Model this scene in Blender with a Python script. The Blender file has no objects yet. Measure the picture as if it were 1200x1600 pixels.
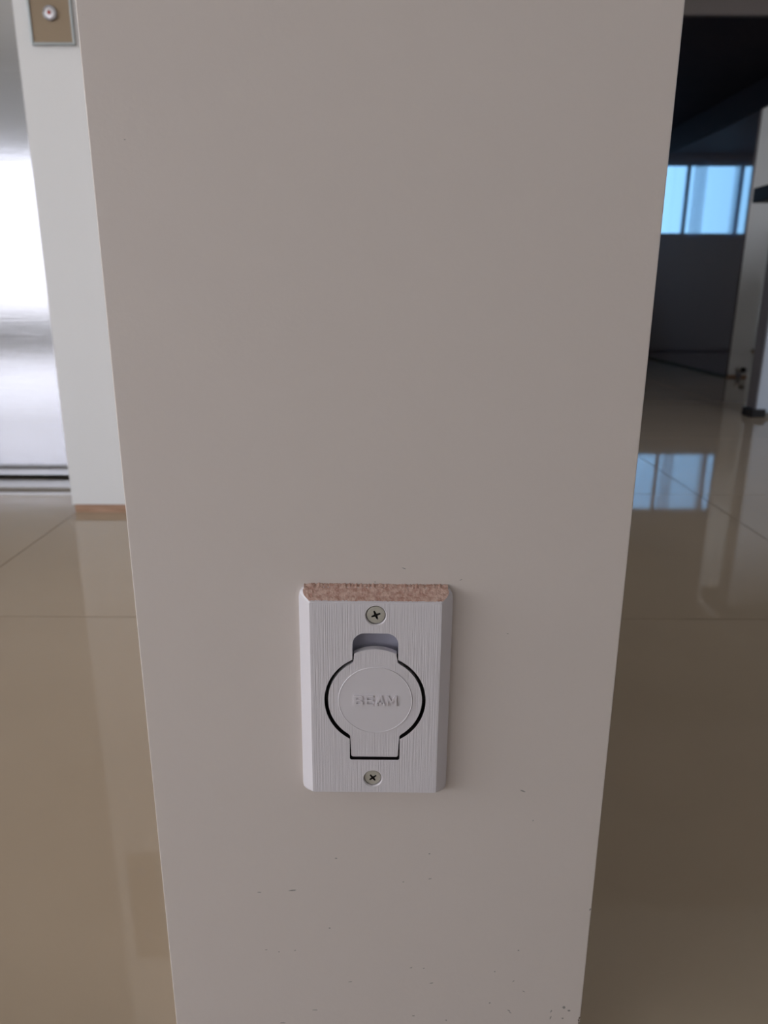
import bpy, bmesh, math, random
from mathutils import Vector, Matrix
random.seed(4)
sc = bpy.context.scene
COL = sc.collection
PI = math.pi

# ------------------------------------------------------------ camera
cd = bpy.data.cameras.new('camera'); cam = bpy.data.objects.new('camera', cd); COL.objects.link(cam)
cd.sensor_fit = 'VERTICAL'; cd.sensor_height = 36.0; cd.lens = 1162/1600*36
TH = math.atan(345/1162)
cam.matrix_world = Matrix.Translation((0, 0, .5)) @ Matrix.Rotation(PI/2-TH, 4, 'X') @ Matrix.Rotation(math.atan(15/3911), 4, 'Z')
cd.dof.use_dof = True; cd.dof.focus_distance = .41; cd.dof.aperture_fstop = 11.0
cd.clip_start = .02
sc.camera = cam
# ------------------------------------------------------------ sky and exposure
w = bpy.data.worlds.new('sky'); sc.world = w; w.use_nodes = True
nt = w.node_tree; nt.nodes.clear()
wo = nt.nodes.new('ShaderNodeOutputWorld'); bg = nt.nodes.new('ShaderNodeBackground')
tc = nt.nodes.new('ShaderNodeTexCoord'); sp = nt.nodes.new('ShaderNodeSeparateXYZ')
rp = nt.nodes.new('ShaderNodeValToRGB')
mr = nt.nodes.new('ShaderNodeMapRange'); mr.inputs['From Min'].default_value = -1
nt.links.new(tc.outputs['Generated'], sp.inputs[0]); nt.links.new(sp.outputs['Z'], mr.inputs['Value'])
nt.links.new(mr.outputs[0], rp.inputs[0]); nt.links.new(rp.outputs[0], bg.inputs['Color'])
e = rp.color_ramp.elements
e[0].position = 0.0; e[0].color = (.40, .37, .36, 1)
e[1].position = 1.0; e[1].color = (.66, .76, 1.0, 1)
x = e.new(.485); x.color = (.60, .57, .56, 1)
x = e.new(.515); x.color = (1.0, .97, .98, 1)
bg.inputs['Strength'].default_value = 4.2
nt.links.new(bg.outputs[0], wo.inputs[0])
sc.view_settings.view_transform = 'Standard'; sc.view_settings.look = 'None'
sc.view_settings.gamma = 1; sc.view_settings.use_curve_mapping = False
sc.view_settings.exposure = 0.60

# window portals: guide sky light through the openings, add none of their own
def portal(loc, rot, sx, sy):
    l = bpy.data.lights.new('window_portal', 'AREA'); l.shape = 'RECTANGLE'; l.size = sx; l.size_y = sy
    o = bpy.data.objects.new('window_portal', l); COL.objects.link(o); o.location = loc; o.rotation_euler = rot
    l.cycles.is_portal = True
portal((-2.95, -4.42, 1.015), (PI/2, 0, 0), 3.7, 1.67)            # towards +Y
portal((-5.02, -1.32, 1.27), (0, -PI/2, 0), 2.46, 5.75)            # towards +X
portal((2.55, -1.07, 1.55), (PI/2, 0, 0), 2.6, 1.4)              # towards +Y
portal((1.37, 7.02, 1.28), (-PI/2, 0, 0), .82, .60)            # towards -Y
portal((4.02, 2.2, 1.5), (0, PI/2, 0), 1.2, 1.6)               # towards -X

# ------------------------------------------------------------ materials
def srgb(h):
    v = [int(h[i:i+2], 16)/255 for i in (0, 2, 4)]
    return tuple(a/12.92 if a <= .04045 else ((a+.055)/1.055)**2.4 for a in v)+(1,)
def mat(name, col, rough=.5, metal=0, spec=.5, var=None, noise=0, bump=0, bscale=200, stretch=(1, 1, 1), aniso=0):
    m = bpy.data.materials.new(name); m.use_nodes = True
    t = m.node_tree; b = t.nodes['Principled BSDF']
    if isinstance(col, str): col = srgb(col)
    b.inputs['Base Color'].default_value = col; b.inputs['Roughness'].default_value = rough
    b.inputs['Metallic'].default_value = metal; b.inputs['Specular IOR Level'].default_value = spec
    if aniso: b.inputs['Anisotropic'].default_value = aniso
    tx = t.nodes.new('ShaderNodeTexCoord'); mp = t.nodes.new('ShaderNodeMapping'); mp.inputs['Scale'].default_value = stretch
    t.links.new(tx.outputs['Object'], mp.inputs[0])
    if var:
        n = t.nodes.new('ShaderNodeTexNoise'); n.inputs['Scale'].default_value = noise; n.inputs['Detail'].default_value = 5
        r = t.nodes.new('ShaderNodeValToRGB'); r.color_ramp.elements[0].position = .35; r.color_ramp.elements[1].position = .65
        r.color_ramp.elements[0].color = col; r.color_ramp.elements[1].color = srgb(var) if isinstance(var, str) else var
        t.links.new(mp.outputs[0], n.inputs['Vector']); t.links.new(n.outputs[0], r.inputs[0]); t.links.new(r.outputs[0], b.inputs['Base Color'])
    if bump:
        n2 = t.nodes.new('ShaderNodeTexNoise'); n2.inputs['Scale'].default_value = bscale; n2.inputs['Detail'].default_value = 4
        bp = t.nodes.new('ShaderNodeBump'); bp.inputs['Strength'].default_value = bump; bp.inputs['Distance'].default_value = .0005
        t.links.new(mp.outputs[0], n2.inputs['Vector']); t.links.new(n2.outputs[0], bp.inputs['Height']); t.links.new(bp.outputs[0], b.inputs['Normal'])
    return m
M = dict(
    paint=mat('bounce_tinted_white_paint', 'e2d6cf', .42, spec=.35, var='e0d4cd', noise=3, bump=.25, bscale=240),  # white paint; warm light bounced off the floor is put into its colour
    paint_far=mat('white_wall_paint', 'ecedee', .6, spec=.25, bump=.2, bscale=150),
    ceiling=mat('ceiling_paint', 'ebeae6', .8, spec=.2, bump=.1, bscale=90),
    tile=mat('beige_polished_tile', 'b09e88', .035, spec=.55, var='ab9983', noise=2.2),
    grout=mat('grout', '83735c', .8, spec=.2, bump=.4, bscale=300),
    plastic=mat('white_brushed_plastic', 'e6dfe3', .38, spec=.45, bump=.65, bscale=1.0, stretch=(1700, 1700, 22)),
    plastic_plain=mat('white_smooth_plastic', 'e6dfe3', .35, spec=.45, bump=.05, bscale=400),
    dust=mat('terracotta_dust', 'b98f80', .95, spec=.1, var='dcbcae', noise=420, bump=1.0, bscale=900),
    cavity=mat('dark_valve_hollow', '1b1416', .7, spec=.2, bump=.1),
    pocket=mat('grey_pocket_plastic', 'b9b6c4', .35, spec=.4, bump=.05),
    gasket=mat('black_rubber', '141013', .5, spec=.4, bump=.2),
    screw=mat('dull_nickel', 'cbc6ba', .5, metal=.3, bump=.3, bscale=900),
    slot=mat('dark_screw_recess', '15130f', .6, bump=.1),
    scuff=mat('grey_scuff', '98918b', .8, bump=.2), chip=mat('chipped_plaster', '6f5c50', .95, bump=1, bscale=900),
    steel=mat('brushed_stainless', 'bdbdc0', .09, metal=1, bump=.12, bscale=1.0, stretch=(6, 6, 420)),
    alu=mat('anodised_aluminium', 'd6d4d2', .32, metal=.9, bump=.2, bscale=1, stretch=(30, 30, 900)),
    bronze=mat('bronze_anodised_sheet', '93826d', .5, metal=.75, bump=.2, bscale=1, stretch=(800, 20, 20)),
    chrome=mat('chrome', 'a9a9ad', .08, metal=1, bump=.02), red=mat('red_lens', 'a8241c', .25, bump=.05),
    timber=mat('raw_timber_strip', 'c4a089', .8, spec=.2, var='a98870', noise=14, stretch=(1, 1, 12), bump=.5, bscale=160),
    panel=mat('dark_gloss_laminate', '665f66', .03, spec=1.0, var='686167', noise=2),
    cab=mat('dark_gloss_cabinet', '3a343a', .6, spec=.04, var='40383d', noise=3),
    cab_end=mat('brown_grey_laminate', '574c48', .45, spec=.4, var='534844', noise=5, bump=.1),
    stone=mat('black_stone', '1a181c', .45, spec=.15, var='232025', noise=60),
    leg=mat('pale_blue_grey_laminate', 'c8d0dc', .35, spec=.4, var='c5cddb', noise=3, bump=.1),
    leg_side=mat('dark_grey_edging', '85848c', .5, spec=.3, bump=.1),
    border=mat('grey_aluminium_border', 'a3a8a8', .4, metal=.8, bump=.1), button_face=mat('satin_button', 'e4e2e6', .35, metal=.5, bump=.05),
    sill_track=mat('brown_sill_track', '857866', .5, metal=.3, bump=.1),
    frame=mat('white_window_frame', 'dcdfe2', .4, bump=.05), dark=mat('dark_gap', '0d0c0c', .7, bump=.1),
    fabric=mat('sheer_curtain', 'b9c4da', .9, spec=.1, bump=.4, bscale=300),
)
gl = bpy.data.materials.new('window_glass'); gl.use_nodes = True
t = gl.node_tree; t.nodes.clear(); o_ = t.nodes.new('ShaderNodeOutputMaterial')
tr = t.nodes.new('ShaderNodeBsdfTransparent'); tr.inputs[0].default_value = (.93, .96, .97, 1)
gs = t.nodes.new('ShaderNodeBsdfGlossy'); gs.inputs['Roughness'].default_value = .02
fr = t.nodes.new('ShaderNodeFresnel'); fr.inputs[0].default_value = 1.45; mx = t.nodes.new('ShaderNodeMixShader')
t.links.new(fr.outputs[0], mx.inputs[0]); t.links.new(tr.outputs[0], mx.inputs[1]); t.links.new(gs.outputs[0], mx.inputs[2]); t.links.new(mx.outputs[0], o_.inputs[0])
M['glass'] = gl
gb = gl.copy(); gb.name = 'blue_daylight_glass'; M['glass_blue'] = gb  # blue cast of the kitchen daylight put into the pane colour
gg = gl.copy(); gg.name = 'dimming_grey_glass'; M['glass_dimming'] = gg  # grey tint added only to dim the window's reflection in the lift door
for n in gg.node_tree.nodes:
    if n.type == 'BSDF_TRANSPARENT': n.inputs[0].default_value = (.75, .765, .80, 1)
for n in gb.node_tree.nodes:
    if n.type == 'BSDF_TRANSPARENT': n.inputs[0].default_value = (.52, .78, 1.0, 1)

t = M['fabric'].node_tree; bf = t.nodes['Principled BSDF']; tl = t.nodes.new('ShaderNodeBsdfTranslucent'); tl.inputs[0].default_value = srgb('c8d2ea')
tp = t.nodes.new('ShaderNodeBsdfTransparent')
mx = t.nodes.new('ShaderNodeMixShader'); mx.inputs[0].default_value = .45
t.links.new(tp.outputs[0], mx.inputs[1]); t.links.new(tl.outputs[0], mx.inputs[2]); t.links.new(mx.outputs[0], t.nodes['Material Output'].inputs[0])
# ------------------------------------------------------------ mesh helpers
def obj(name, bm, m, parent=None, smooth=False, label=None):
    me = bpy.data.meshes.new(name); bmesh.ops.recalc_face_normals(bm, faces=bm.faces[:]); bm.to_mesh(me); bm.free()
    o = bpy.data.objects.new(name, me); COL.objects.link(o)
    if m: me.materials.append(m)
    if smooth:
        for p in me.polygons: p.use_smooth = True
    if parent: o.parent = parent
    if label: o['label'] = label
    return o
def box(bm, x0, x1, y0, y1, z0, z1, bev=0, seg=2):
    r = bmesh.ops.create_cube(bm, size=1, matrix=Matrix.Translation(((x0+x1)/2, (y0+y1)/2, (z0+z1)/2)) @ Matrix.Diagonal((abs(x1-x0), abs(y1-y0), abs(z1-z0), 1)))
    if bev:
        es = {e for v in r['verts'] for e in v.link_edges}
        bmesh.ops.bevel(bm, geom=list(es), offset=bev, segments=seg, profile=.5, affect='EDGES')
def boxo(name, dims, m, parent=None, bev=0, label=None):
    bm = bmesh.new(); box(bm, *dims, bev=bev); return obj(name, bm, m, parent, label=label)
def prism(bm, pts, y0, y1):                    # outline in x,z; extruded along y
    a = [bm.verts.new((x, y0, z)) for x, z in pts]; b = [bm.verts.new((x, y1, z)) for x, z in pts]
    bm.faces.new(a); bm.faces.new(b[::-1])
    n = len(pts)
    for i in range(n): bm.faces.new((a[i], b[i], b[(i+1) % n], a[(i+1) % n]))
def disc(bm, cx, cz, prof, n=48, close=True):  # prof = [(radius, y), ...] turned round the y axis
    rings = []
    for r, y in prof:
        rings.append([bm.verts.new((cx+r*math.cos(2*PI*i/n), y, cz+r*math.sin(2*PI*i/n))) for i in range(n)])
    for a, b in zip(rings, rings[1:]):
        for i in range(n): bm.faces.new((a[i], a[(i+1) % n], b[(i+1) % n], b[i]))
    if close: bm.faces.new(rings[0]); bm.faces.new(rings[-1][::-1])
def empty(name, loc, label, cat, group=None):
    o = bpy.data.objects.new(name, None); COL.objects.link(o); o.location = loc; o.empty_display_size = .05
    o['label'] = label; o['category'] = cat
    if group: o['group'] = group
    return o
def struct(name, dims, m, bev=0, label=None):
    o = boxo(name, dims, m, bev=bev); o['kind'] = 'structure'
    if label: o['label'] = label
    return o
def bm_sub(base, cutters):
    """cut several bmeshes out of one; returns a bmesh"""
    tmp = []
    def mk(b):
        me = bpy.data.meshes.new('t'); bmesh.ops.recalc_face_normals(b, faces=b.faces[:]); b.to_mesh(me); b.free()
        o = bpy.data.objects.new('t', me); COL.objects.link(o); tmp.append(o); return o
    a = mk(base)
    for c in cutters:
        k = mk(c); md = a.modifiers.new('b', 'BOOLEAN'); md.operation = 'DIFFERENCE'; md.solver = 'EXACT'; md.object = k
    dg = bpy.context.evaluated_depsgraph_get(); ev = a.evaluated_get(dg)
    r = bmesh.new(); me = bpy.data.meshes.new_from_object(ev); r.from_mesh(me)
    for o in tmp: bpy.data.objects.remove(o, do_unlink=True)
    return r

# ------------------------------------------------------------ structure
XL, XR, YB, YF, HC = -5.0, 4.0, -4.4, 7.0, 2.6
floor = struct('floor', (XL-.1, XR+.1, YB-.1, YF+.1, -.06, -.0015), M['grout'], label='glossy beige porcelain tiled floor')
P = .765; X0, Y0 = -.7215, 1.09
bm = bmesh.new(); g = .0012
box(bm, g, P-g, g, P-g, -.0012, 0); proto = None
for i in range(-7, 7):
    for j in range(-13, 8):
        x, y = X0+i*P, Y0+j*P
        if y+P > YB-.5 and y < -1.3 and x > -.9: continue
        if x < XL-.01 or y < YB-.01 or x+P > XR+.01 or y+P > YF+.01: continue
        if proto is None: proto = obj('tile', bm, M['tile'], floor); t_ = proto
        else: t_ = proto.copy(); COL.objects.link(t_)
        t_.parent = floor; t_.location = (x, y, 0)
bm = bmesh.new(); box(bm, XL-.15, -.47, YB-.15, -1.05, HC, HC+.15); box(bm, XL-.15, XR+.15, -1.05, YF+.15, HC, HC+.15)
o = obj('ceiling', bm, M['ceiling']); o['kind'] = 'structure'
# the wall end with the inlet (continues back between the lift lobby and the kitchen)
PL, PR, PY = -.1396, .1342, .385
bm = bmesh.new(); box(bm, PL, PR, PY, YF, 0, HC)
es = [e for e in bm.edges if abs(e.verts[0].co.y-PY) < 1e-5 and abs(e.verts[1].co.y-PY) < 1e-5 and abs(e.verts[0].co.z-e.verts[1].co.z) > 1]
bmesh.ops.bevel(bm, geom=es, offset=.0007, segments=3, profile=.5, affect='EDGES')
pillar = obj('wall_center', bm, M['paint']); pillar['kind'] = 'structure'
pillar['label'] = 'narrow off-white end of the wall carrying the white inlet plate'
for p in pillar.data.polygons: p.use_smooth = False
# lift wall
bmw = bmesh.new(); LY, LD, DX0, DX1 = 1.67, 1.98, -1.78, -.728
for d in ((DX1, PL, LY, LY+.31, .02, HC), (XL, DX0, LY, LY+.31, .02, HC), (DX0, DX1, LY, LY+.31, 2.1, HC)): box(bmw, *d)
wl = obj('wall_left_front', bmw, M['paint_far']); wl['kind'] = 'structure'; wl['label'] = 'bright white wall beside the steel lift door'
bm = bmesh.new()
box(bm, DX1+.004, PL, LY+.004, LY+.3, 0, .0195); box(bm, XL, DX0-.004, LY+.004, LY+.3, 0, .0195)
tb = obj('baseboard_front', bm, M['timber']); tb['kind'] = 'structure'; tb['label'] = 'raw timber strip showing under the white wall'
# outer walls with openings
def wall_y(name, y0, y1, x0, x1, ox0, ox1, oz0, oz1):
    b = bmesh.new()
    for d in ((x0, ox0, y0, y1, -.06, HC), (ox1, x1, y0, y1, -.06, HC), (ox0, ox1, y0, y1, oz1, HC), (ox0, ox1, y0, y1, -.06, oz0)):
        if d[5]-d[4] > .01 and d[1]-d[0] > .01: box(b, *d)
    o = obj(name, b, M['paint_far']); o['kind'] = 'structure'; return o
wall_y('wall_back', YB-.15, YB, XL, -.47, -4.8, -1.1, .18, 1.85)
struct('wall_back_return', (-.62, -.47, YB, -1.05, -.06, HC), M['paint_far'])
wall_y('wall_behind_blocker', -1.05, -.9, -.78, XR, 1.25, 3.85, .85, 2.25)  # unseen partition added to keep back light off the wall end
wall_y('wall_far', YF, YF+.15, PR, XR, .96, 1.78, .98, 1.58)
def wall_x(name, x0, x1, oy0, oy1, oz0, oz1, w0=YB-.15, w1=YF+.15):
    b = bmesh.new()
    for d in ((x0, x1, w0, oy0, -.06, HC), (x0, x1, oy1, w1, -.06, HC), (x0, x1, oy0, oy1, -.06, oz0), (x0, x1, oy0, oy1, oz1, HC)): box(b, *d)
    o = obj(name, b, M['paint_far']); o['kind'] = 'structure'
wall_x('wall_left', XL-.15, XL, -4.2, 1.55, .04, 2.5)
wall_x('wall_right', XR, XR+.15, 1.4, 3.0, .9, 2.1)
struct('wall_left_far', (XL, PL, YF, YF+.15, -.06, HC), M['paint_far'])
# windows: frame, mullions, panes
def window_y(name, x0, x1, y, z0, z1, xs, zs, t=.045, glass='glass'):
    root = bpy.data.objects.new(name, None); COL.objects.link(root); root['kind'] = 'structure'; root.location = (0, 0, 0)
    b = bmesh.new()
    for d in ((x0, x0+t, y, y+.05, z0, z1), (x1-t, x1, y, y+.05, z0, z1), (x0+t, x1-t, y, y+.05, z0, z0+t), (x0+t, x1-t, y, y+.05, z1-t, z1)): box(b, *d)
    obj('window_frame', b, M['frame'], root)
    for xx in xs: boxo('mullion', (xx-t/2, xx+t/2, y, y+.05, z0+t, z1-t), M['frame'], root)
    for zz in zs: boxo('transom', (x0+t, x1-t, y-.001, y+.051, zz-.02, zz+.02), M['frame'], root)
    ed = [x0+t]+list(xs)+[x1-t]
    for a, c in zip(ed, ed[1:]): boxo('pane', (a, c, y+.02, y+.026, z0+t, z1-t), M[glass], root)
    return root
window_y('window_1', -4.8, -1.1, YB-.1, .18, 1.85, (-2.2,), (.93,), glass='glass_dimming')
window_y('fill_window_behind', 1.25, 3.85, -1.0, .85, 2.25, (2.5,), ())  # unseen window, added to light the kitchen from behind the camera
w2 = window_y('window_2', .96, 1.78, YF+.05, .98, 1.58, (1.075, 1.54), (), t=.024, glass='glass_blue')
def window_x(name, x, y0, y1, z0, z1, ys, t=.05):
    root = bpy.data.objects.new(name, None); COL.objects.link(root); root['kind'] = 'structure'
    b = bmesh.new()
    for d in ((x, x+.05, y0, y1, z0, z0+t), (x, x+.05, y0, y1, z1-t, z1), (x, x+.05, y0, y0+t, z0+t, z1-t), (x, x+.05, y1-t, y1, z0+t, z1-t)): box(b, *d)
    obj('window_frame', b, M['frame'], root)
    for yy in ys: boxo('mullion', (x, x+.05, yy-.025, yy+.025, z0+t, z1-t), M['frame'], root)
    e = [y0+t]+list(ys)+[y1-t]
    for a, c in zip(e, e[1:]): boxo('pane', (x+.02, x+.026, a, c, z0+t, z1-t), M['glass'], root)
window_x('fill_window_left', XL-.1, -4.2, 1.55, .04, 2.5, (-2.2, -.4))  # unseen window, added for more ambient light from the left
window_x('fill_window_right', XR+.05, 1.4, 3.0, .9, 2.1, (2.2,))  # unseen window, added as side light for the kitchen

# dark glossy clad wall on the kitchen side, with its pale wall end
RX, RY = 2.095, 4.62
struct('wall_kitchen', (RX+.012, RX+.135, RY, YF, .014, HC), M['paint_far'], label='pale narrow wall end beside the dark glossy cladding')
cl = empty('wall_panel', (RX, RY, 0), 'tall dark glossy wall cladding reflecting the blue window', 'panel')
ys = [RY+.002, 5.85, YF]
for a, c in zip(ys, ys[1:]):
    boxo('panel', (0, .012, a-RY, c-RY-.002, .012, HC), M['panel'], cl)
boxo('plinth', (.003, .012, .01, YF-RY, 0, .011), M['dark'], cl)
tk = boxo('baseboard_kitchen', (RX+.016, RX+.131, RY+.004, YF, 0, .0135), M['timber']); tk['kind'] = 'structure'
# unseen rails on the centre wall, added for pale lines in the cladding's reflection
tr1 = boxo('trim_1', (PR, PR+.02, 3.2, YF, 2.03, 2.09), M['frame']); tr1['kind'] = 'structure'
tr2 = boxo('trim_2', (PR, PR+.03, 3.2, YF, 1.02, 1.06), M['frame']); tr2['kind'] = 'structure'

# ------------------------------------------------------------ inlet plate on the wall end
CX, CZ = -.0047, .2766
FY = -.010                                      # face height above wall (towards the camera = -Y)
root = empty('vacuum_inlet_plate', (CX, PY, CZ), 'white rectangular vacuum inlet plate screwed to the wall end', 'wall plate')
root.rotation_euler = (0, math.radians(.35), 0)
def outline(R, wt, top, wb, bot, arc=0, rc=0, nb=64):
    """circle with a tab above (half width wt, up to top) and one below; CCW from lower right"""
    pts = []
    at = math.acos(wt/R); ab = math.acos(wb/R)
    n = nb//2
    for i in range(n+1):                         # right side, from bottom tab to top tab
        a = -ab+(at+ab)*i/n; pts.append((R*math.cos(a), R*math.sin(a)))
    if rc:
        for k in range(9):
            a = PI/2*k/8; pts.append((wt-rc+rc*math.cos(a), top-rc+rc*math.sin(a)))
        for k in range(9):
            a = PI/2+PI/2*k/8; pts.append((-wt+rc+rc*math.cos(a), top-rc+rc*math.sin(a)))
    else:
        for k in range(13):
            u = 1-2*k/12; pts.append((wt*u, top-arc*u*u))
    for i in range(n+1):
        a = PI-at+(at+ab)*i/n; pts.append((R*math.cos(a), R*math.sin(a)))
    r2 = .0012
    for k in range(5):
        a = PI+PI/2*k/4; pts.append((-wb+r2+r2*math.cos(a), bot+r2+r2*math.sin(a)))
    for k in range(5):
        a = 1.5*PI+PI/2*k/4; pts.append((wb-r2+r2*math.cos(a), bot+r2+r2*math.sin(a)))
    return pts
fz0, fz1, fx0, fx1 = -.0610, .0600, -.0362, .0362
ox0, ox1, oz0, oz1 = -.0428, .0428, -.0655, .0665
bm = bmesh.new()
rc = .004
def rrect(x0, x1, z0, z1, r, n=5):
    o = []
    for cx_, cz_, a0 in ((x1-r, z0+r, -PI/2), (x1-r, z1-r, 0), (x0+r, z1-r, PI/2), (x0+r, z0+r, PI)):
        for k in range(n): a = a0+PI/2*k/(n-1); o.append((cx_+r*math.cos(a), cz_+r*math.sin(a)))
    return o
rings = []
for (x0, x1, z0, z1, r, y) in ((ox0, ox1, oz0, oz1, .0055, 0), (ox0, ox1, oz0, oz1, .0055, -.0030), (ox0+.0006, ox1-.0006, oz0+.0005, oz1-.0006, .005, -.0038),
                               (fx0-.0008, fx1+.0008, fz0-.0006, fz1+.0008, .0012, FY+.0008), (fx0-.0002, fx1+.0002, fz0-.0002, fz1+.0002, .0009, FY+.0001), (fx0+.0008, fx1-.0008, fz0+.0007, fz1-.0008, .0006, FY)):
    rings.append([bm.verts.new((x, y, z)) for x, z in rrect(x0, x1, z0, z1, r)])
for a, c in zip(rings, rings[1:]):
    n = len(a)
    for i in range(n): bm.faces.new((a[i], a[(i+1) % n], c[(i+1) % n], c[i]))
bm.faces.new(rings[0]); bm.faces.new(rings[-1])
cut1 = bmesh.new(); prism(cut1, outline(.0288, .0128, .0420, .01445, -.0388, rc=.0068), FY-.002, -.0012)
cuts = [cut1]
SCR = ((.0001, .0527, .0054, .0022), (-.0010, -.0517, .0051, .0030))
for sx, sz, sr, dp in SCR:
    k = bmesh.new(); disc(k, sx, sz, [(sr*1.10, FY-.001), (sr*1.10, FY+.0001), (sr*1.02, FY+.0007), (sr*1.02, FY+dp+.0022)]); cuts.append(k)
pb = bm_sub(bm, cuts)
plate = obj('cover_plate', pb, None, root)
plate.data.materials.clear(); plate.data.materials.append(M['plastic']); plate.data.materials.append(M['plastic_plain']); plate.data.materials.append(M['cavity']); plate.data.materials.append(M['pocket'])
for p in plate.data.polygons:
    c = p.center; nrm = p.normal
    if nrm.y < -.9 and abs(c.y-FY) < .0003: p.material_index = 0
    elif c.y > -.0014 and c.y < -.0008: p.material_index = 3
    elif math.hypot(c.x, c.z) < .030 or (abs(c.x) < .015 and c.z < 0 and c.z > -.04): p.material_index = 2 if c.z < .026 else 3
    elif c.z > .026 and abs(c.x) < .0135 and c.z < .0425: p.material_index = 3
    else: p.material_index = 1
# terracotta dust lying on the top bevel
bm = bmesh.new(); nx, nz = 150, 18
gv = []
for j in range(nz+1):
    v = j/nz; row = []
    for i in range(nx+1):
        u = i/nx
        xa = (fx0-.0004)*(1-v)+(ox0+.0030)*v-.0016*math.sin(PI*v); xb = (fx1+.0004)*(1-v)+(ox1-.0030)*v+.0016*math.sin(PI*v)
        x = xa+(xb-xa)*u
        edge = min(u, 1-u)
        z = (fz1+.0010)*(1-v)+(oz1-.0001)*v; y = (FY+.0008)*(1-v)+(-.0034)*v
        h = (.00025*math.sin(PI*min(1, v*3))+random.uniform(0, .00028))*min(1, edge*30)
        n_ = random.uniform(-.00025, .00025) if v < .01 or v > .99 else 0
        row.append(bm.verts.new((x, y-h*.6, z+h*.8+n_)))
    gv.append(row)
for j in range(nz):
    for i in range(nx): bm.faces.new((gv[j][i], gv[j][i+1], gv[j+1][i+1], gv[j+1][i]))
# back of the dust layer also covers the flat behind the bevel up to the wall
last = gv[-1]; wallrow = [bm.verts.new((v.co.x*1.005, -.0001, v.co.z+.0006+random.uniform(0, .0007))) for v in last]
for i in range(nx): bm.faces.new((last[i], last[i+1], wallrow[i+1], wallrow[i]))
dust = obj('dust_layer', bm, M['dust'], root, smooth=True, label='reddish brown plaster dust on the top edge'); dust['kind'] = 'stuff'
# flap
bm = bmesh.new(); prism(bm, outline(.0267, .0120, .0322, .0137, -.0372, arc=.0030), FY+.0003, FY+.0046)
es = [e for e in bm.edges if all(abs(v.co.y-(FY+.0003)) < 1e-6 for v in e.verts)]
bmesh.ops.bevel(bm, geom=es, offset=.0005, segments=2, profile=.5, affect='EDGES')
flap = obj('flap', bm, M['plastic'], root)
# raised centre disc with rim, lettering
bm = bmesh.new(); disc(bm, .0002, .0001, [(.0212, FY+.0004), (.02105, FY+.0001), (.0208, FY-.0001), (.0205, FY+.0001)], n=96)
obj('center_disc', bm, M['plastic_plain'], flap)
bm = bmesh.new(); ya, yb = FY-.0006, FY+.0006; lh, lw, st = .0066, .0052, .00135; gap = .0010
x = -(4*lw+3*gap+.0006)/2+.0002; zb = -lh/2+.0002
def bar(pts): prism(bm, [(x+a, zb+c) for a, c in pts], ya, yb)
def rect(a, c, d, e): bar([(a, c), (d, c), (d, e), (a, e)])
rect(0, 0, st, lh)                                                # B
rect(st, lh-.00115, lw*.72, lh); rect(st, lh/2-.0005, lw*.74, lh/2+.0006); rect(st, 0, lw*.74, .00115)
bar([(lw*.72, lh), (lw*.95, lh-.0008), (lw*.95, lh/2+.0007), (lw*.74, lh/2), (lw*.70, lh/2+.0006), (lw*.70, lh-.00115)])
bar([(lw*.74, lh/2+.0002), (lw, lh/2-.0008), (lw, .0008), (lw*.74, 0), (lw*.72, .00115), (lw*.72, lh/2-.0005)])
x += lw+gap                                                       # E
rect(0, 0, st, lh)
for z_ in (0, lh/2-.0006, lh-.00115): rect(st, z_, lw*.93, z_+.00115)
x += lw+gap*.7                                                    # A
bar([(0, 0), (.0014, 0), (lw/2+.0003, lh-.0014), (lw/2+.0003, lh), (lw/2-.0006, lh)])
bar([(lw+.0004, 0), (lw/2+.0010, lh), (lw/2+.0003, lh), (lw/2+.0003, lh-.0014), (lw-.0010, 0)])
rect(.0014, .0013, lw-.0010, .0024)
x += lw+gap                                                       # M
rect(0, 0, st*.9, lh); rect(lw-st*.9+.0008, 0, lw+.0008, lh); m_ = (lw+.0008)/2
bar([(st*.9, lh), (st*.9, lh-.0022), (m_, .0012), (m_, .0034)]); bar([(lw+.0008-st*.9, lh), (m_, .0034), (m_, .0012), (lw+.0008-st*.9, lh-.0022)])
lo = obj('lettering', bm, M['plastic_plain'], flap); lo['label'] = 'raised white capitals reading BEAM'
# rubber seal behind the flap
bm = bmesh.new(); prism(bm, outline(.0281, .0124, .0265, .0142, -.0384, arc=.001), FY+.0050, FY+.0086)
obj('seal', bm, M['gasket'], root)
# screws with cross recess
for k, (sx, sz, sr, dp) in enumerate(SCR):
    top = FY+dp*.35
    bm = bmesh.new(); disc(bm, sx, sz, [(sr*.60, top+.0034), (sr*.95, top+.0010), (sr*.93, top+.0003), (sr*.80, top), (sr*.4, top-.0001)])
    rot = math.radians(68 if k == 0 else 52)
    a_, b_ = sr*.50, sr*.13
    plus = [(a_, -b_*.6), (a_, b_*.6), (b_, b_), (b_*.6, a_), (-b_*.6, a_), (-b_, b_), (-a_, b_*.6), (-a_, -b_*.6), (-b_, -b_), (-b_*.6, -a_), (b_*.6, -a_), (b_, -b_)]
    c1 = bmesh.new(); prism(c1, plus, -.0008, .0011)
    c1.transform(Matrix.Translation((sx, top, sz)) @ Matrix.Rotation(rot, 4, 'Y'))
    s = obj('screw', bm_sub(bm, [c1]), M['screw'], root)
    s.data.materials.append(M['slot'])
    for p in s.data.polygons:
        if p.center.y > top+.0002 and math.hypot(p.center.x-sx, p.center.z-sz) < sr*.5: p.material_index = 1
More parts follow.
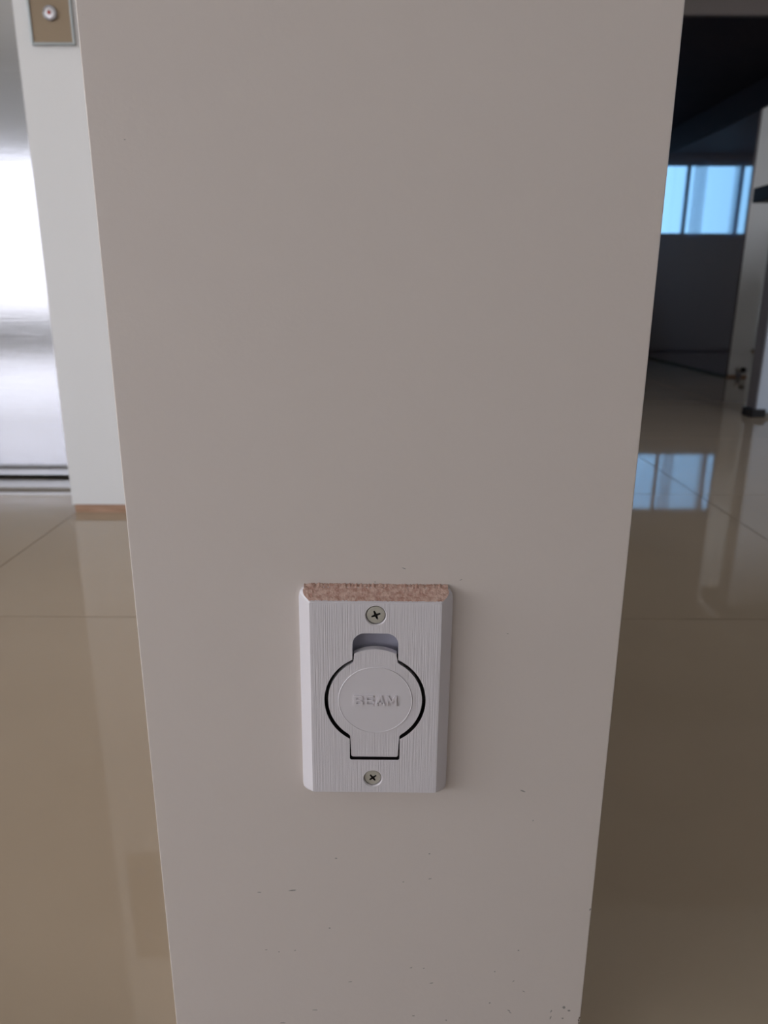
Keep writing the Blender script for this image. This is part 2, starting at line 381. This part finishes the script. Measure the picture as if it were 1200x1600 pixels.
# small plaster chips and scuffs on the wall end
def sliver(bm, x, z, L, wd, ang):
    pts = [(-L/2, 0), (-L*.15, -wd/2), (L*.35, -wd*.4), (L/2, wd*.1), (L*.1, wd/2), (-L*.3, wd*.3)]
    ca, sa = math.cos(ang), math.sin(ang)
    prism(bm, [(x+a*ca-b_*sa, z+a*sa+b_*ca) for a, b_ in pts], PY-.00012, PY+.0002)
bm = bmesh.new()
marks = [(-0.1226, 0.5679, 0.00090, 0.00033, 0.0), (0.0850, 0.2092, 0.00350, 0.00082, -0.4), (0.0292, 0.1629, 0.00120, 0.00073, 0.0), (0.0925, 0.1879, 0.00118, 0.00042, 0.8), (-0.0573, 0.1344, 0.00489, 0.00075, 0.1), (-0.0785, 0.1328, 0.00245, 0.00045, 0.0), (-0.0292, 0.1592, 0.00160, 0.00058, 0.0), (-0.0342, 0.1045, 0.00124, 0.00062, 0.0), (0.0189, 0.0720, 0.00169, 0.00048, 0.2), (0.0274, 0.0715, 0.00127, 0.00049, 0.2), (-0.0453, 0.0354, 0.00345, 0.00040, 0.0), (-0.0673, 0.0240, 0.00347, 0.00048, 0.0), (0.0212, 0.0306, 0.00173, 0.00061, 0.0), (0.0327, 0.0590, 0.00255, 0.00053, 0.2), (-0.0213, 0.0599, 0.00255, 0.00039, 0.2), (0.0434, 0.0268, 0.00130, 0.00068, 0.0), (0.0854, 0.0355, 0.00259, 0.00051, -0.6), (0.0864, 0.0338, 0.00216, 0.00034, -0.6), (0.0871, 0.0609, 0.00170, 0.00039, 0.7), (0.0944, 0.0522, 0.00214, 0.00040, -0.6), (0.0722, 0.0421, 0.00129, 0.00067, 0.7), (0.0744, 0.0690, 0.00106, 0.00065, 0.0), (0.0891, 0.0868, 0.00126, 0.00064, 0.0), (0.1223, 0.0385, 0.00215, 0.00235, 0.0), (0.1259, 0.0357, 0.00216, 0.00135, 0.0), (0.1221, 0.0289, 0.00130, 0.00102, 0.0), (0.1139, 0.0350, 0.00259, 0.00067, 1.2), (0.1139, 0.0294, 0.00303, 0.00068, 1.3), (0.1332, 0.1202, 0.00205, 0.00092, 1.2), (0.0111, 0.3533, 0.00247, 0.00034, -0.4), (0.0428, 0.3466, 0.00178, 0.00027, 0.4), (-0.0048, 0.3452, 0.00107, 0.00034, 0.0), (-0.0760, 0.0865, 0.00168, 0.00038, 0.0), (-0.0677, 0.0849, 0.00126, 0.00048, 0.0), (-0.0571, 0.0861, 0.00126, 0.00038, 0.2), (0.0300, 0.1438, 0.00202, 0.00042, 0.2), (0.0131, 0.1413, 0.00122, 0.00036, 0.0), (0.0704, 0.3140, 0.00109, 0.00036, 0.0)]
for x, z, L, wd, a in marks: sliver(bm, x, z, L, wd, a)
sm = obj('scuff_mark', bm, M['scuff'], pillar); sm['kind'] = 'stuff'
bm = bmesh.new()
for k in range(7):
    z = .016+.0022*k; sliver(bm, PR-.0008-.0003*(k % 2), z, .0022, .0009, 1.3+.3*(k % 3))
cp = obj('chipped_corner', bm, M['chip'], pillar); cp['kind'] = 'stuff'

# ------------------------------------------------------------ lift call plate
cp = empty('call_plate', (-.6535, LY, .962), 'bronze wall plate with grey metal border and round push button', 'switch')
bm = bmesh.new(); W, Hh, t = .043, .358, .0045
box(bm, -W, -W+t, -.008, 0, 0, Hh, .0008); box(bm, W-t, W, -.008, 0, 0, Hh, .0008)
box(bm, -W+t, W-t, -.008, 0, 0, t, .0008); box(bm, -W+t, W-t, -.008, 0, Hh-t, Hh, .0008)
obj('border', bm, M['border'], cp)
boxo('face', (-W+t, W-t, -.006, 0, t, Hh-t), M['bronze'], cp)
def button(z):
    bm = bmesh.new(); disc(bm, 0, z, [(.0135, -.005), (.0135, -.0095), (.0120, -.0115), (.0104, -.0105), (.0100, -.008)], 40, close=False)
    r = obj('button_ring', bm, M['chrome'], cp, smooth=True)
    bm = bmesh.new(); disc(bm, 0, z, [(.0100, -.0060), (.0100, -.0105), (.0090, -.0116), (.005, -.0122), (.0032, -.0123)], 40)
    bt = obj('button', bm, M['button_face'], cp, smooth=False)
    bm = bmesh.new(); disc(bm, 0, z, [(.0034, -.0118), (.0034, -.0128), (.0020, -.0134)], 20)
    obj('lens', bm, M['red'], bt, label='small red light in the button')
button(.054); button(.27)
# ------------------------------------------------------------ lift door
dr = bpy.data.objects.new('door_1', None); COL.objects.link(dr); dr.location = (DX1, LD, 0); dr['kind'] = 'structure'; dr['label'] = 'brushed stainless steel lift door left of the white wall'
half = (DX1-DX0)/2
for k in range(2):
    boxo('door_leaf', (-half*(k+1)+.002+(-.0 if k else 0), -half*k-.001+(.03 if k == 0 else 0), .002, .030, .012, 2.13), M['steel'], dr, bev=.002)
bm = bmesh.new(); box(bm, -2*half-.02, .03, .031, .06, 0, 2.15); obj('shaft_gap', bm, M['dark'], dr)
bm = bmesh.new()
for a, c in ((-.165, -.150), (-.098, -.020)): box(bm, -2*half, -.001, a, c, 0, .006, .001)
obj('sill', bm, M['alu'], dr); boxo('sill_track', (-2*half, -.001, -.163, .03, .0002, .0015), M['sill_track'], dr)

# ------------------------------------------------------------ kitchen side
oc = empty('overhead_cabinet', (1.95, 3.15, 1.48), 'black glossy overhead cabinet hung from the ceiling, seen from below', 'cabinet')
UX0, UX1, UY1, UZ = -.95, .148, YF-3.15, HC-1.48
boxo('side_rail', (UX1-.022, UX1, .022, UY1, 0, .15), M['cab'], oc, bev=.002)
boxo('end_panel', (UX0, UX1, 0, .022, 0, UZ), M['cab_end'], oc, bev=.001, label='brown-grey end panel')
boxo('carcass', (UX0, UX1, .022, UY1, .15, UZ), M['cab'], oc)
# bench with a black stone top on a panel leg
be = empty('kitchen_bench', (1.55, 3.1, 0), 'kitchen bench with thick black stone top on pale panel leg', 'bench')
boxo('benchtop', (-.022, 1.75, -.85, .24, .858, .915), M['stone'], be, bev=.003)
boxo('panel_leg', (.003, 1.70, .0, .012, .020, .858), M['leg'], be, label='pale blue-grey front face of the leg')
boxo('leg_core', (0, 1.70, .012, .085, .020, .858), M['leg_side'], be, label='dark grey edge of the leg')
boxo('foot', (-.022, .040, -.012, .075, 0, .034), M['gasket'], be, bev=.004)
boxo('foot', (1.62, 1.68, -.005, .075, 0, .02), M['gasket'], be, bev=.003)
# door stop at the base of the pale wall end
ds = empty('door_stop', (2.168, RY-.0, 0), 'small dark door stop at the foot of the pale wall end', 'door stop')
bm = bmesh.new(); disc(bm, 0, .052, [(.020, 0), (.020, -.006), (.009, -.010), (.008, -.050), (.010, -.052)], 24); obj('stem', bm, M['alu'], ds)
bm = bmesh.new(); disc(bm, 0, .052, [(.015, -.052), (.017, -.060), (.015, -.075), (.010, -.078)], 24); obj('rubber_tip', bm, M['gasket'], ds)
boxo('base_block', (-.012, .012, -.02, 0, 0, .034), M['leg_side'], ds, bev=.002)
# curtains inside the kitchen window
def curtain(name, x0, x1, y, z0, z1, label, amp=.018, waves=5):
    bm = bmesh.new(); n = waves*12; a = []; b_ = []
    for i in range(n+1):
        u = i/n; yy = y+amp*math.sin(u*waves*2*PI)
        a.append(bm.verts.new((x0+(x1-x0)*u, yy, z0))); b_.append(bm.verts.new((x0+(x1-x0)*u+.01*math.sin(u*9), yy*1.0, z1)))
    for i in range(n): bm.faces.new((a[i], a[i+1], b_[i+1], b_[i]))
    bmesh.ops.solidify(bm, geom=bm.faces[:], thickness=.002)
    o = obj(name, bm, M['fabric'], smooth=True); o['label'] = label; o['category'] = 'curtain'; return o
curtain('curtain', 1.42, 1.53, YF-.04, .97, 1.59, 'bunched pale curtain crossing the blue window reflected in the dark cladding', waves=3)
curtain('curtain', 1.10, 1.18, YF-.04, .97, 1.59, 'narrow bunched curtain at the right end of the reflected window', waves=2)
